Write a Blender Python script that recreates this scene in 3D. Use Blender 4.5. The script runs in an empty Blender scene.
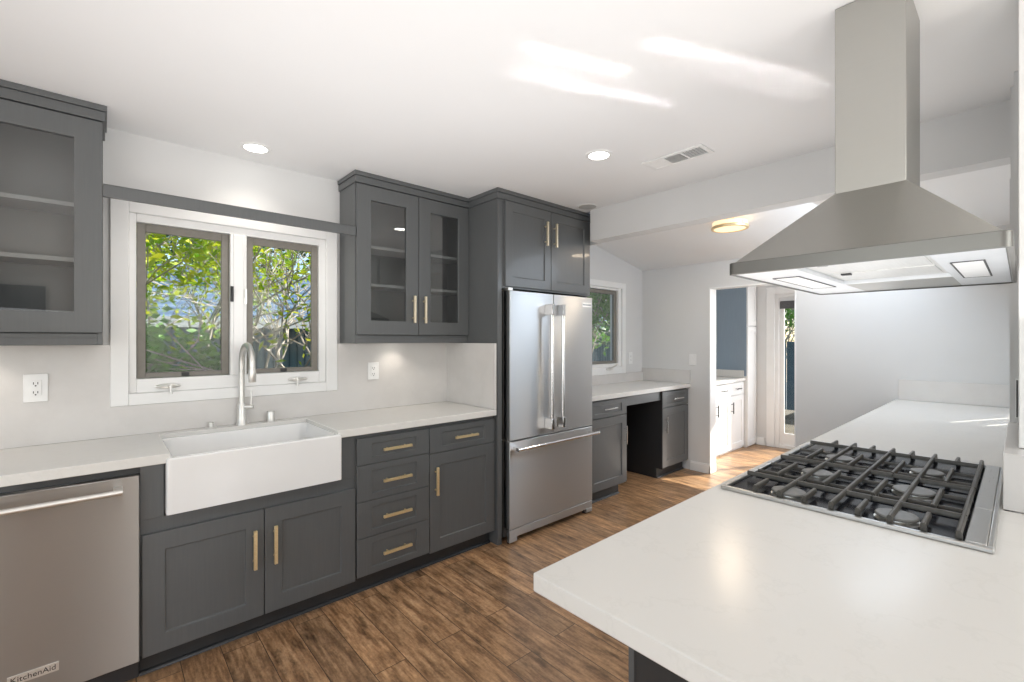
import bpy, bmesh, math, random
from mathutils import Vector, Matrix, Euler
random.seed(7)
S = bpy.context.scene
COL = S.collection
PI = math.pi

# ------------------------------------------------------------------ camera, sky, sun, daylight, added fill lamps, exposure
YAW = 0.84021562
FPX, CYPX, CAMZ = 456.65, 339.2, 1.40
cam_data = bpy.data.cameras.new('camera')
cam = bpy.data.objects.new('camera', cam_data); COL.objects.link(cam)
cam.location = (0, 0, CAMZ)
cam.rotation_euler = (PI/2, 0, YAW - PI/2)
cam_data.sensor_fit = 'HORIZONTAL'; cam_data.sensor_width = 36.0
cam_data.lens = FPX / 1024 * 36.0
cam_data.shift_y = -(341 - CYPX) / 1024
cam_data.clip_start = 0.02; cam_data.clip_end = 200
S.camera = cam

w = bpy.data.worlds.new('sky'); S.world = w; w.use_nodes = True
wn = w.node_tree.nodes; wl = w.node_tree.links
sky = wn.new('ShaderNodeTexSky'); sky.sky_type = 'NISHITA'; sky.sun_disc = False
sky.sun_elevation = math.radians(35); sky.sun_rotation = math.radians(115)
wl.new(sky.outputs[0], wn['Background'].inputs[0]); wn['Background'].inputs[1].default_value = 0.28

SUN_DIR = Vector((-.737, .356, -.574)).normalized()
sd = bpy.data.lights.new('sun', 'SUN'); sd.energy = 11; sd.angle = math.radians(.6); sd.color = (1, .95, .86)
so = bpy.data.objects.new('sun', sd); COL.objects.link(so)
so.rotation_euler = SUN_DIR.to_track_quat('-Z', 'Y').to_euler(); so.location = (8, -6, 6)

def area(name, loc, direction, sx, sy, power, color=(1, 1, 1), spread=180):
    d = bpy.data.lights.new(name, 'AREA'); d.shape = 'RECTANGLE'; d.size = sx; d.size_y = sy
    d.energy = power; d.color = color; d.spread = math.radians(spread)
    o = bpy.data.objects.new(name, d); COL.objects.link(o); o.location = loc
    o.rotation_euler = Vector(direction).to_track_quat('-Z', 'Y').to_euler()
    return o
area('back_fill', (-2.7, 0.2, 1.5), (1, .15, .05), 3.2, 1.6, 27, (.96, .98, 1))  # added lamp for daylight from an unseen opening behind the camera
area('side_fill', (1.45, -2.9, 1.4), (-.1, 1, .05), 1.9, 1.7, 50, (1, .99, .96))  # added lamp at the unseen front wall opening, lights the sink side
area('ceiling_fill', (.9, 1.0, 1.46), (.1, .1, 1), 2.9, 2.2, 19, (.97, .98, 1))  # added upward fill floating mid-room to brighten the ceiling
area('floor_fill', (-1.7, -1.3, .4), (.35, .35, 1), 1.7, 2.4, 44, (1, .98, .95))  # added fill low behind the camera, aimed up at the ceiling
area('desk_fill', (3.9, .75, 2.2), (.1, .6, -.8), 1.0, .9, 16, (.74, .86, 1))  # added bluish fill over the desk area, standing in for daylight
area('desk_ceiling_fill', (3.65, 1.0, 1.46), (-.15, .0, 1), 1.0, 1.3, 4.2, (1, .98, .96))  # added upward fill for the sloped ceiling, hangs in mid-air
area('daylight_laundry', (6.35, 1.2, 1.3), (-1, .3, 0), 1.3, 1.6, 24, (.95, .97, 1))

S.view_settings.view_transform = 'Standard'; S.view_settings.look = 'None'
S.view_settings.exposure = 0.09; S.view_settings.gamma = 1; S.view_settings.use_curve_mapping = False

# ------------------------------------------------------------------ materials
def mat(name, base=(.8, .8, .8), rough=.5, metal=0, spec=.5, coat=0):
    m = bpy.data.materials.new(name); m.use_nodes = True
    b = m.node_tree.nodes['Principled BSDF']
    b.inputs['Base Color'].default_value = (*base, 1); b.inputs['Roughness'].default_value = rough
    b.inputs['Metallic'].default_value = metal; b.inputs['Specular IOR Level'].default_value = spec
    b.inputs['Coat Weight'].default_value = coat
    return m
def N(m, t, **kw):
    n = m.node_tree.nodes.new(t)
    for k, v in kw.items(): setattr(n, k, v)
    return n
def L(m, a, b): m.node_tree.links.new(a, b)
def B(m): return m.node_tree.nodes['Principled BSDF']
def coords(m, scale=(1, 1, 1), rot=(0, 0, 0), kind='pos', loc=(0, 0, 0)):
    mp = N(m, 'ShaderNodeMapping'); mp.inputs['Scale'].default_value = scale
    mp.inputs['Rotation'].default_value = rot; mp.inputs['Location'].default_value = loc
    if kind == 'pos': L(m, N(m, 'ShaderNodeNewGeometry').outputs['Position'], mp.inputs[0])
    else: L(m, N(m, 'ShaderNodeTexCoord').outputs['Object'], mp.inputs[0])
    return mp.outputs[0]
def noise(m, vec, scale, detail=3, rough=.5):
    n = N(m, 'ShaderNodeTexNoise'); n.inputs['Scale'].default_value = scale
    n.inputs['Detail'].default_value = detail; n.inputs['Roughness'].default_value = rough
    L(m, vec, n.inputs['Vector']); return n.outputs['Fac']
def ramp(m, fac, stops):
    r = N(m, 'ShaderNodeValToRGB'); e = r.color_ramp.elements
    while len(e) < len(stops): e.new(.5)
    for i, (p, c) in enumerate(stops):
        e[i].position = p; e[i].color = (*c, 1) if len(c) == 3 else c
    L(m, fac, r.inputs[0]); return r.outputs[0]
def bump(m, h, strength, dist=.001):
    b = N(m, 'ShaderNodeBump'); b.inputs['Strength'].default_value = strength; b.inputs['Distance'].default_value = dist
    L(m, h, b.inputs['Height']); L(m, b.outputs[0], B(m).inputs['Normal'])
def vary(m, vec, scale, c0, c1, detail=3, p0=.3, p1=.7):
    L(m, ramp(m, noise(m, vec, scale, detail), [(p0, c0), (p1, c1)]), B(m).inputs['Base Color'])

WALL = mat('wall_paint', rough=.55); vary(WALL, coords(WALL), 2, (.69, .69, .685), (.72, .72, .715)); bump(WALL, noise(WALL, coords(WALL), 140), .12)
CEIL = mat('ceiling_paint', rough=.6); vary(CEIL, coords(CEIL), 1.5, (.87, .87, .87), (.89, .89, .89)); bump(CEIL, noise(CEIL, coords(CEIL), 120), .1)
WHITE = mat('white_trim', (.86, .86, .85), .35); vary(WHITE, coords(WHITE), 6, (.84, .84, .83), (.88, .88, .87))
WPLAS = mat('white_plastic', (.85, .85, .84), .3); vary(WPLAS, coords(WPLAS), 30, (.83, .83, .82), (.87, .87, .86))

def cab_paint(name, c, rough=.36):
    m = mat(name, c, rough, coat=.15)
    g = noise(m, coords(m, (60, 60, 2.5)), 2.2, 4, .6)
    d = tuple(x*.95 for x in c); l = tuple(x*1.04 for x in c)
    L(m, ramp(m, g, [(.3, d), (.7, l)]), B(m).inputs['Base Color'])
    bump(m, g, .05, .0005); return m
CAB = cab_paint('charcoal_cabinet_paint', (.106, .112, .114))
CABIN = cab_paint('cabinet_interior_paint', (.075, .078, .078), .5)
CABTOE = cab_paint('toe_and_shade_paint', (.03, .032, .034), .5)
SHELF = cab_paint('shelf_paint', (.26, .265, .26), .4)
CABBLACK = cab_paint('shade_darkened_side', (.022, .022, .024), .6)  # charcoal paint made near-black: knee space shade put into the colour; also dishwasher body
PANTRYSHADE = cab_paint('blue_shade_panel', (.24, .31, .38), .4)  # pantry side in shade, the sky's blue tint put into the colour

QUARTZ = mat('white_quartz', rough=.22, spec=.3)
_v = coords(QUARTZ); _n = noise(QUARTZ, _v, 3.2, 8, .62)
L(QUARTZ, ramp(QUARTZ, _n, [(.40, (.725, .712, .68)), (.488, (.725, .712, .68)), (.50, (.70, .688, .655)), (.512, (.725, .712, .68)), (1, (.71, .698, .665))]), B(QUARTZ).inputs['Base Color'])
SPLASH = mat('backsplash_quartz', rough=.22)
_v = coords(SPLASH); _n = noise(SPLASH, _v, 2.6, 7, .6)
L(SPLASH, ramp(SPLASH, _n, [(.38, (.69, .67, .65)), (.5, (.66, .64, .62)), (.62, (.70, .68, .66))]), B(SPLASH).inputs['Base Color'])
CERAMIC = mat('white_fireclay', (.86, .86, .85), .08, coat=.5); vary(CERAMIC, coords(CERAMIC), 3, (.84, .84, .83), (.87, .87, .86))

def steel(name, c, rough, along='x', aniso=.6):
    m = mat(name, c, rough, 1)
    sc = {'x': (4, 900, 900), 'z': (4, 900, 900), 'y': (900, 4, 900)}[along]
    g = noise(m, coords(m, sc), 1.5, 3)
    L(m, ramp(m, g, [(.25, tuple(x*.985 for x in c)), (.75, tuple(min(1, x*1.015) for x in c))]), B(m).inputs['Base Color'])
    r = N(m, 'ShaderNodeMapRange'); r.inputs['To Min'].default_value = rough*.95; r.inputs['To Max'].default_value = rough*1.05
    L(m, g, r.inputs[0]); L(m, r.outputs[0], B(m).inputs['Roughness'])
    bump(m, g, .004, .0001)
    if along == 'z':
        tn = N(m, 'ShaderNodeTangent', direction_type='RADIAL', axis='Z'); L(m, tn.outputs[0], B(m).inputs['Tangent']); B(m).inputs['Anisotropic'].default_value = 1.0; B(m).inputs['Anisotropic Rotation'].default_value = .25
    return m
STEEL = steel('brushed_stainless', (.52, .52, .51), .28, 'x')
STEELF = steel('refrigerator_stainless', (.57, .58, .585), .34, 'z')
BANDST = steel('hood_band_stainless', (.19, .187, .175), .42, 'y')
STEELV = steel('brushed_stainless_vertical', (.44, .425, .405), .38, 'z')
HOODST = steel('hood_stainless', (.43, .425, .40), .36, 'y')
SATIN = mat('satin_nickel', rough=.42, metal=1); vary(SATIN, coords(SATIN), 40, (.76, .75, .72), (.82, .81, .78))
CHROME = mat('polished_handle_steel', rough=.14, metal=1); vary(CHROME, coords(CHROME), 40, (.70, .70, .70), (.76, .76, .76))
BRASS = mat('brushed_brass', rough=.38, metal=.75); vary(BRASS, coords(BRASS, (200, 200, 200)), 1, (.86, .66, .36), (.95, .78, .48))
BRASS_PALE = mat('pale_brass', rough=.38, metal=.75); vary(BRASS_PALE, coords(BRASS_PALE, (200, 200, 200)), 1, (.80, .68, .48), (.88, .78, .60))
IRON = mat('cast_iron_grate', rough=.42); vary(IRON, coords(IRON), 60, (.05, .047, .040), (.075, .071, .062)); bump(IRON, noise(IRON, coords(IRON), 500), .25)
ENAMEL = mat('black_enamel', rough=.18, spec=.08); vary(ENAMEL, coords(ENAMEL), 4, (.010, .011, .014), (.02, .022, .028))
BCAP = mat('burner_cap_iron', rough=.38); vary(BCAP, coords(BCAP), 80, (.11, .11, .105), (.15, .15, .14))
DARK = mat('dark_plastic', (.03, .03, .032), .5); vary(DARK, coords(DARK), 20, (.025, .025, .027), (.035, .035, .037))
GREYSIDE = mat('appliance_side_grey', (.09, .09, .085), .45); vary(GREYSIDE, coords(GREYSIDE), 10, (.085, .085, .08), (.1, .1, .095))
SASH = mat('taupe_window_sash', rough=.5); vary(SASH, coords(SASH), 30, (.205, .19, .165), (.23, .215, .19))
INK = mat('badge_lettering', (.02, .02, .02), .4)
FILTER = mat('hood_filter_metal', rough=.35, metal=.6); vary(FILTER, coords(FILTER, (1, 60, 1)), 8, (.62, .62, .60), (.74, .74, .72))
UNDER = mat('hood_underside_metal', rough=.3, metal=.35); vary(UNDER, coords(UNDER), 10, (.70, .72, .74), (.76, .78, .80))
VENTG = mat('vent_dark_cavity', (.10, .10, .10), .8); vary(VENTG, coords(VENTG), 10, (.09, .09, .09), (.12, .12, .12))

def emis(name, c, strength):
    m = mat(name, c, .5); b = B(m); b.inputs['Emission Color'].default_value = (*c, 1); b.inputs['Emission Strength'].default_value = strength; return m
LAMPON = emis('lit_lamp_lens', (1, .97, .9), 9)
LAMPWARM = emis('lit_warm_diffuser', (1, .74, .46), .9)

def glass(name, tint=(1, 1, 1), refl=.9):
    m = bpy.data.materials.new(name); m.use_nodes = True; nt = m.node_tree; nt.nodes.remove(nt.nodes['Principled BSDF'])
    t = N(m, 'ShaderNodeBsdfTransparent'); t.inputs[0].default_value = (*tint, 1)
    g = N(m, 'ShaderNodeBsdfGlossy'); g.inputs['Roughness'].default_value = .01; g.inputs[0].default_value = (1, 1, 1, 1)
    f = N(m, 'ShaderNodeFresnel'); f.inputs[0].default_value = 1.5
    mu = N(m, 'ShaderNodeMath', operation='MULTIPLY'); mu.inputs[1].default_value = refl; L(m, f.outputs[0], mu.inputs[0])
    x = N(m, 'ShaderNodeMixShader'); L(m, mu.outputs[0], x.inputs[0]); L(m, t.outputs[0], x.inputs[1]); L(m, g.outputs[0], x.inputs[2])
    L(m, x.outputs[0], nt.nodes['Material Output'].inputs[0]); return m
GLASS = glass('window_glass', (.97, .98, .98), .22)
CABGLASS = glass('cabinet_glass', (.95, .96, .96), 1.6)

# wood-look plank floor, planks run along Y
WOOD = mat('wood_plank_floor', rough=.34)
_sp = N(WOOD, 'ShaderNodeSeparateXYZ'); L(WOOD, coords(WOOD), _sp.inputs[0])
_cb = N(WOOD, 'ShaderNodeCombineXYZ'); _sh = N(WOOD, 'ShaderNodeMath', operation='ADD'); _sh.inputs[1].default_value = 20*.148 - .102
L(WOOD, _sp.outputs[1], _cb.inputs[0]); L(WOOD, _sp.outputs[0], _sh.inputs[0]); L(WOOD, _sh.outputs[0], _cb.inputs[1]); _p = _cb.outputs[0]
_b = N(WOOD, 'ShaderNodeTexBrick'); _b.offset = .37; _b.offset_frequency = 2
_b.inputs['Scale'].default_value = 1; _b.inputs['Brick Width'].default_value = .90; _b.inputs['Row Height'].default_value = .148
_b.inputs['Mortar Size'].default_value = .0016; _b.inputs['Mortar Smooth'].default_value = .1; _b.inputs['Bias'].default_value = 0
_b.inputs['Color1'].default_value = (0, 0, 0, 1); _b.inputs['Color2'].default_value = (1, 1, 1, 1); _b.inputs['Mortar'].default_value = (.5, .5, .5, 1)
L(WOOD, _p, _b.inputs['Vector'])
_off = N(WOOD, 'ShaderNodeVectorMath', operation='SCALE'); _off.inputs['Scale'].default_value = 9
L(WOOD, _b.outputs['Color'], _off.inputs[0])
_add = N(WOOD, 'ShaderNodeVectorMath', operation='ADD'); L(WOOD, coords(WOOD, (1, 1, 1)), _add.inputs[0]); L(WOOD, _off.outputs[0], _add.inputs[1])
def _st(v):
    mp = N(WOOD, 'ShaderNodeMapping'); mp.inputs['Scale'].default_value = v; L(WOOD, _add.outputs[0], mp.inputs[0]); return mp.outputs[0]
_g1 = noise(WOOD, _st((28, 3.6, 1)), 1.3, 7, .66)
_g2 = noise(WOOD, _st((9, 3.2, 1)), 1.5, 6, .62)
_g3 = noise(WOOD, _st((90, 70, 1)), 1.0, 3, .6)
_c1 = ramp(WOOD, _g1, [(.26, (.075, .042, .024)), (.42, (.20, .115, .062)), (.56, (.33, .20, .112)), (.76, (.46, .30, .18))])
_c2 = ramp(WOOD, _g2, [(.30, (.36, .35, .34)), (.42, (.86, .84, .82)), (.62, (1.15, 1.13, 1.1))])
def mixrgb(m, a, b, mode, f):
    x = N(m, 'ShaderNodeMixRGB', blend_type=mode)
    if isinstance(f, float): x.inputs[0].default_value = f
    else: L(m, f, x.inputs[0])
    for i, v in ((1, a), (2, b)):
        if isinstance(v, tuple): x.inputs[i].default_value = (*v, 1)
        else: L(m, v, x.inputs[i])
    return x.outputs[0]
_m1 = mixrgb(WOOD, _c1, _c2, 'MULTIPLY', 1.0)
_tone = ramp(WOOD, _b.outputs['Color'], [(0, (1.08, 1.10, 1.10)), (1, (1.62, 1.58, 1.48))])
_m2 = mixrgb(WOOD, _m1, _tone, 'MULTIPLY', 1.0)
_m3 = mixrgb(WOOD, _m2, ramp(WOOD, _g3, [(.35, (.78, .78, .78)), (.6, (1.08, 1.08, 1.08))]), 'MULTIPLY', .7)
_m4 = mixrgb(WOOD, _m3, (.06, .042, .03), 'MIX', _b.outputs['Fac'])
L(WOOD, _m4, B(WOOD).inputs['Base Color']); bump(WOOD, _g1, .25, .001)

# outdoors
def leafmat(name, c0, c1, trans=.35):
    m = mat(name, c0, .5)
    g = N(m, 'ShaderNodeNewGeometry')
    c = ramp(m, g.outputs['Random Per Island'], [(0, c0), (1, c1)])
    L(m, c, B(m).inputs['Base Color'])
    t = N(m, 'ShaderNodeBsdfTranslucent'); L(m, c, t.inputs[0])
    x = N(m, 'ShaderNodeMixShader'); x.inputs[0].default_value = trans
    L(m, B(m).outputs[0], x.inputs[1]); L(m, t.outputs[0], x.inputs[2]); L(m, x.outputs[0], m.node_tree.nodes['Material Output'].inputs[0])
    return m
LEAF_Y = leafmat('lime_leaves', (.20, .42, .015), (.66, .66, .02), .5)
LEAF_G = leafmat('green_leaves', (.05, .20, .03), (.20, .40, .06), .35)
LEAF_D = leafmat('dark_leaves', (.02, .07, .03), (.06, .15, .05), .25)
BARK = mat('pale_bark', rough=.8); vary(BARK, coords(BARK), 12, (.30, .26, .22), (.50, .45, .40))
ROOFB = mat('blue_grey_metal_roof', rough=.45)
_w = N(ROOFB, 'ShaderNodeTexWave', wave_type='BANDS', bands_direction='Y'); _w.inputs['Scale'].default_value = 1.6; _w.inputs['Distortion'].default_value = 1.5; _w.inputs['Detail Scale'].default_value = 3
L(ROOFB, coords(ROOFB), _w.inputs['Vector']); L(ROOFB, ramp(ROOFB, _w.outputs['Fac'], [(0, (.05, .09, .15)), (.8, (.09, .15, .23)), (1, (.16, .21, .27))]), B(ROOFB).inputs['Base Color'])
FENCE = mat('blue_grey_fence', rough=.7)
_w = N(FENCE, 'ShaderNodeTexWave', wave_type='BANDS', bands_direction='X'); _w.inputs['Scale'].default_value = 3.0; _w.inputs['Distortion'].default_value = .4
L(FENCE, coords(FENCE), _w.inputs['Vector']); L(FENCE, ramp(FENCE, _w.outputs['Fac'], [(0, (.05, .10, .13)), (.15, (.13, .21, .26)), (1, (.17, .27, .32))]), B(FENCE).inputs['Base Color'])
SOIL = mat('garden_soil', rough=.9); vary(SOIL, coords(SOIL), 3, (.07, .06, .04), (.16, .13, .09))
STUCCO = mat('exterior_stucco', rough=.9); vary(STUCCO, coords(STUCCO), 8, (.30, .33, .36), (.38, .41, .44))
GUTTER = mat('white_eave_board', rough=.6); vary(GUTTER, coords(GUTTER), 5, (.26, .29, .31), (.34, .36, .37))

# ------------------------------------------------------------------ mesh helpers
class MB:
    def __init__(s): s.b = bmesh.new(); s.sm = set()
    def poly(s, pts, smooth=False):
        f = s.b.faces.new([s.b.verts.new(p) for p in pts]); f.smooth = smooth; return s
    def box(s, x0, x1, y0, y1, z0, z1):
        x0, x1 = min(x0, x1), max(x0, x1); y0, y1 = min(y0, y1), max(y0, y1); z0, z1 = min(z0, z1), max(z0, z1)
        v = [s.b.verts.new(p) for p in [(x0,y0,z0),(x1,y0,z0),(x1,y1,z0),(x0,y1,z0),(x0,y0,z1),(x1,y0,z1),(x1,y1,z1),(x0,y1,z1)]]
        for f in [(0,3,2,1),(4,5,6,7),(0,1,5,4),(1,2,6,5),(2,3,7,6),(3,0,4,7)]: s.b.faces.new([v[i] for i in f])
        return s
    def prism(s, pts, z0, z1):
        a = [s.b.verts.new((x, y, z0)) for x, y in pts]; c = [s.b.verts.new((x, y, z1)) for x, y in pts]; n = len(pts)
        s.b.faces.new(a[::-1]); s.b.faces.new(c)
        for i in range(n): s.b.faces.new([a[i], a[(i+1) % n], c[(i+1) % n], c[i]])
        return s
    def rings(s, rings, cap=True, smooth=True, closed=True):
        R = [[s.b.verts.new(p) for p in r] for r in rings]; n = len(R[0])
        for a, c in zip(R, R[1:]):
            for i in range(n if closed else n-1):
                f = s.b.faces.new([a[i], a[(i+1) % n], c[(i+1) % n], c[i]]); f.smooth = smooth
        if cap: s.b.faces.new(R[0][::-1]); s.b.faces.new(R[-1])
        return s
    def tube(s, path, r, seg=10, cap=True):
        P = [Vector(p) for p in path]; rr = r if isinstance(r, (list, tuple)) else [r]*len(P); out = []; u = None
        for i, p in enumerate(P):
            t = (P[min(i+1, len(P)-1)] - P[max(i-1, 0)]).normalized()
            if u is None: u = t.orthogonal().normalized()
            u = (u - t*u.dot(t)).normalized(); v = t.cross(u)
            out.append([p + (u*math.cos(a) + v*math.sin(a))*rr[i] for a in [2*PI*k/seg for k in range(seg)]])
        return s.rings(out, cap)
    def lathe(s, c, prof, seg=24, cap=True):
        return s.rings([[(c[0]+r*math.cos(2*PI*k/seg), c[1]+r*math.sin(2*PI*k/seg), c[2]+z) for k in range(seg)] for r, z in prof], cap)
    def build(s, name, m, parent=None, bevel=0, loc=None, seg=2):
        bmesh.ops.recalc_face_normals(s.b, faces=s.b.faces)
        base = Vector(loc) if loc is not None else (parent_world(parent) if parent else None)
        if base is None:
            vs = [v.co for v in s.b.verts]
            lo = Vector([min(v[i] for v in vs) for i in range(3)]); hi = Vector([max(v[i] for v in vs) for i in range(3)])
            base = Vector(((lo.x+hi.x)/2, (lo.y+hi.y)/2, lo.z))
        for v in s.b.verts: v.co -= base
        me = bpy.data.meshes.new(name); s.b.to_mesh(me); s.b.free(); me.materials.append(m); me.set_sharp_from_angle(angle=math.radians(38))
        o = bpy.data.objects.new(name, me); COL.objects.link(o)
        if parent:
            o.parent = parent; o.location = (0, 0, 0)
        else: o.location = base
        if bevel:
            bm = o.modifiers.new('bevel', 'BEVEL'); bm.width = bevel; bm.segments = seg; bm.limit_method = 'ANGLE'; bm.angle_limit = math.radians(40)
        return o
def parent_world(o):
    v = Vector((0, 0, 0))
    while o: v += o.location; o = o.parent
    return v
def thing(name, label, cat, loc, group=None):
    o = bpy.data.objects.new(name, None); COL.objects.link(o); o.location = loc; o.empty_display_size = .1
    o['label'] = label; o['category'] = cat
    if group: o['group'] = group
    return o
def tag(o, label, cat, group=None):
    o['label'] = label; o['category'] = cat
    if group: o['group'] = group
    return o
def struct(o): o['kind'] = 'structure'; return o
def dup(o, off):
    r = o.copy(); COL.objects.link(r); r.location = o.location + Vector(off)
    def rec(a, b):
        for ch in list(a.children):
            c = ch.copy(); COL.objects.link(c); c.parent = b; rec(ch, c)
    rec(o, r); return r
def text_mesh(body, size, depth=.0006):
    c = bpy.data.curves.new('t', 'FONT'); c.body = body; c.size = size; c.extrude = depth; c.align_x = 'CENTER'; c.align_y = 'CENTER'
    o = bpy.data.objects.new('t', c); COL.objects.link(o); bpy.context.view_layer.update()
    me = bpy.data.meshes.new_from_object(o.evaluated_get(bpy.context.evaluated_depsgraph_get()))
    bpy.data.objects.remove(o); return me
def lettering(name, body, size, loc, parent, m, wide=None, face='-y'):
    me = text_mesh(body, size)
    if wide:
        xs = [v.co.x for v in me.vertices]; k = wide/(max(xs)-min(xs))
        for v in me.vertices: v.co.x *= k
    me.materials.clear(); me.materials.append(m)
    me.transform(Matrix.Rotation(PI/2, 4, 'X'))
    o = bpy.data.objects.new(name, me); COL.objects.link(o)
    o.parent = parent; o.location = Vector(loc) - parent_world(parent); return o

# door/drawer front; plane normal to Y, front face at yf, facing sign s (-1 faces -Y, +1 faces +Y)
def shaker(mb, x0, x1, z0, z1, yf, th=.02, st=.06, rz=None, rec=.008, s=-1, glassy=False, axis='y'):
    rz = rz or st
    def P(u, v, d):   # d = depth behind the front
        return (u, yf - s*d, v) if axis == 'y' else (yf - s*d, u, v)
    o = [(x0, z0), (x1, z0), (x1, z1), (x0, z1)]
    i = [(x0+st, z0+rz), (x1-st, z0+rz), (x1-st, z1-rz), (x0+st, z1-rz)]
    e = .003
    j = [(x0+st+e, z0+rz+e), (x1-st-e, z0+rz+e), (x1-st-e, z1-rz-e), (x0+st+e, z1-rz-e)]
    of = [mb.b.verts.new(P(u, v, 0)) for u, v in o]; ob = [mb.b.verts.new(P(u, v, th)) for u, v in o]
    inf = [mb.b.verts.new(P(u, v, 0)) for u, v in i]
    inr = [mb.b.verts.new(P(u, v, th if glassy else rec)) for u, v in (i if glassy else j)]
    F = mb.b.faces.new
    for k in range(4):
        n = (k+1) % 4
        F([of[k], of[n], inf[n], inf[k]]); F([inf[k], inf[n], inr[n], inr[k]]); F([of[k], ob[k], ob[n], of[n]])
        if glassy: F([ob[k], ob[n], inr[n], inr[k]])
    if not glassy: F(inr); F(ob[::-1])
    return mb
def bar_handle(p0, p1, out, name, m, parent, r=.006, posts=.18, square=True, standoff=.03):
    """bar pull between p0 and p1 (on the door face); out = unit vector away from the door"""
    p0, p1, out = Vector(p0), Vector(p1), Vector(out); d = (p1-p0); l = d.length; d.normalize(); mb = MB()
    c0, c1 = p0 + out*standoff, p1 + out*standoff
    if square:
        w = d.cross(out); R = []
        for c in (c0, c1): R.append([c + w*a*r + out*b*r for a, b in ((-1, -1), (1, -1), (1, 1), (-1, 1))])
        mb.rings(R, True, False)
    else: mb.tube([c0, c1], r, 12)
    for t in (posts, 1-posts):
        q = p0 + d*l*t; mb.tube([q, q + out*standoff], r*.75, 8)
    return mb.build(name, m, parent, .001 if square else 0)

def wall_with_holes(axis, p0, p1, u0, u1, z0, z1, holes):
    """axis 'y': slab p0..p1 in y, u is x.  holes: (u0,u1,z0,z1)"""
    mb = MB(); us = sorted({u0, u1, *[h[0] for h in holes], *[h[1] for h in holes]}); zs = sorted({z0, z1, *[h[2] for h in holes], *[h[3] for h in holes]})
    for a, b in zip(us, us[1:]):
        run = None
        for c, d in zip(zs, zs[1:]):
            m_u, m_z = (a+b)/2, (c+d)/2
            if any(h[0] < m_u < h[1] and h[2] < m_z < h[3] for h in holes):
                if run: _wb(mb, axis, p0, p1, a, b, *run); run = None
            else: run = (run[0], d) if run else (c, d)
        if run: _wb(mb, axis, p0, p1, a, b, *run)
    return mb
def _wb(mb, axis, p0, p1, a, b, c, d):
    if axis == 'y': mb.box(a, b, p0, p1, c, d)
    else: mb.box(p0, p1, a, b, c, d)

# ------------------------------------------------------------------ the room
CT, CB = .924, .884          # counter top and underside
CE = 2.425                   # kitchen ceiling
YW = 2.96                    # sink wall
struct(MB().box(-2.95, 6.65, -3.15, 3.10, -.12, 0).build('floor', WOOD))
struct(MB().box(-2.95, 2.92, -3.15, 3.10, CE, CE+.15).build('ceiling', CEIL))
def slope(x): return 2.2 + .205*(4.70-x)
mb = MB(); a, b2 = 2.95, 4.83
mb.rings([[(a, -.12, slope(a)), (b2, -.12, slope(b2)), (b2, -.12, slope(b2)+.15), (a, -.12, slope(a)+.15)],
          [(a, 3.10, slope(a)), (b2, 3.10, slope(b2)), (b2, 3.10, slope(b2)+.15), (a, 3.10, slope(a)+.15)]], True, False)
struct(mb.build('ceiling', CEIL))
struct(MB().box(4.83, 6.65, -.12, 3.10, 2.40, 2.55).build('ceiling', CEIL))
struct(MB().box(2.89, 3.01, .03, 2.292, 2.18, 2.70).box(2.999, 3.03, 2.292, YW, 2.18, 2.70).build('trim_1', WALL))          # dropped beam
HW1 = (.095, 1.055, 1.13, 2.03); HW2 = (3.32, 4.265, 1.10, 1.955)
struct(wall_with_holes('y', YW, 3.10, -2.95, 4.83, 0, 2.72, [HW1, HW2]).build('wall_left', WALL))
struct(MB().box(4.83, 6.65, 3.0, 3.14, 0, 2.55).build('wall_left', WALL))
struct(wall_with_holes('x', 4.70, 4.83, .03, YW, 0, 2.72, [(1.37, 2.17, 0, 1.935)]).build('wall_far', WALL))
struct(wall_with_holes('x', 6.50, 6.62, -.12, 3.10, 0, 2.55, [(.55, 2.14, 0, 1.98)]).build('wall_far', WALL))
# right-hand wall of the kitchen: its end face, and the thin wall beside the peninsula with two unseen slits shaped for the sun streaks
struct(MB().box(2.60, 2.75, -3.15, .020, 0, CE).box(2.61, 2.75, -.1, .031, 0, 2.02).build('wall_right', WALL))
struct(wall_with_holes('y', 0, .030, 2.75, 6.62, 0, 2.72, [(4.10, 4.20, CT, 1.36), (3.80, 3.90, CT, 1.13)]).build('wall_right', WALL))
struct(wall_with_holes('x', -2.95, -2.80, -3.15, 3.10, 0, CE, [(-1.4, 1.8, .7, 2.2)]).build('wall_back', WALL))
struct(wall_with_holes('y', -3.15, -3.0, -2.95, 2.75, 0, CE, [(.5, 2.4, .5, 2.2), (.05, .17, .05, 2.1)]).build('wall_front', WALL))  # narrow slit added as a bright streak for the dishwasher to reflect
dd_ = MB(); shaker(dd_, -1.45, -.55, .01, 2.08, -2.955, th=.035, st=.12, s=1)  # unseen dark panel added for the dishwasher door to reflect
NAVY = mat('reflection_panel_paint', (.02, .028, .045), .4); vary(NAVY, coords(NAVY), 8, (.018, .025, .04), (.024, .032, .05))
struct(dd_.build('reflection_panel', NAVY))
# light post on the counter ledge in front of the right wall, from counter ledge to ceiling
struct(MB().box(1.98, 2.57, -.10, .006, 1.0845, CE-.001).build('trim_2', WHITE, bevel=.002))
# ledge block at the end of the cooktop splash
struct(MB().box(1.87, 2.585, -.35, .035, CT+.001, 1.083).build('trim_3', SPLASH, bevel=.002))
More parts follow.
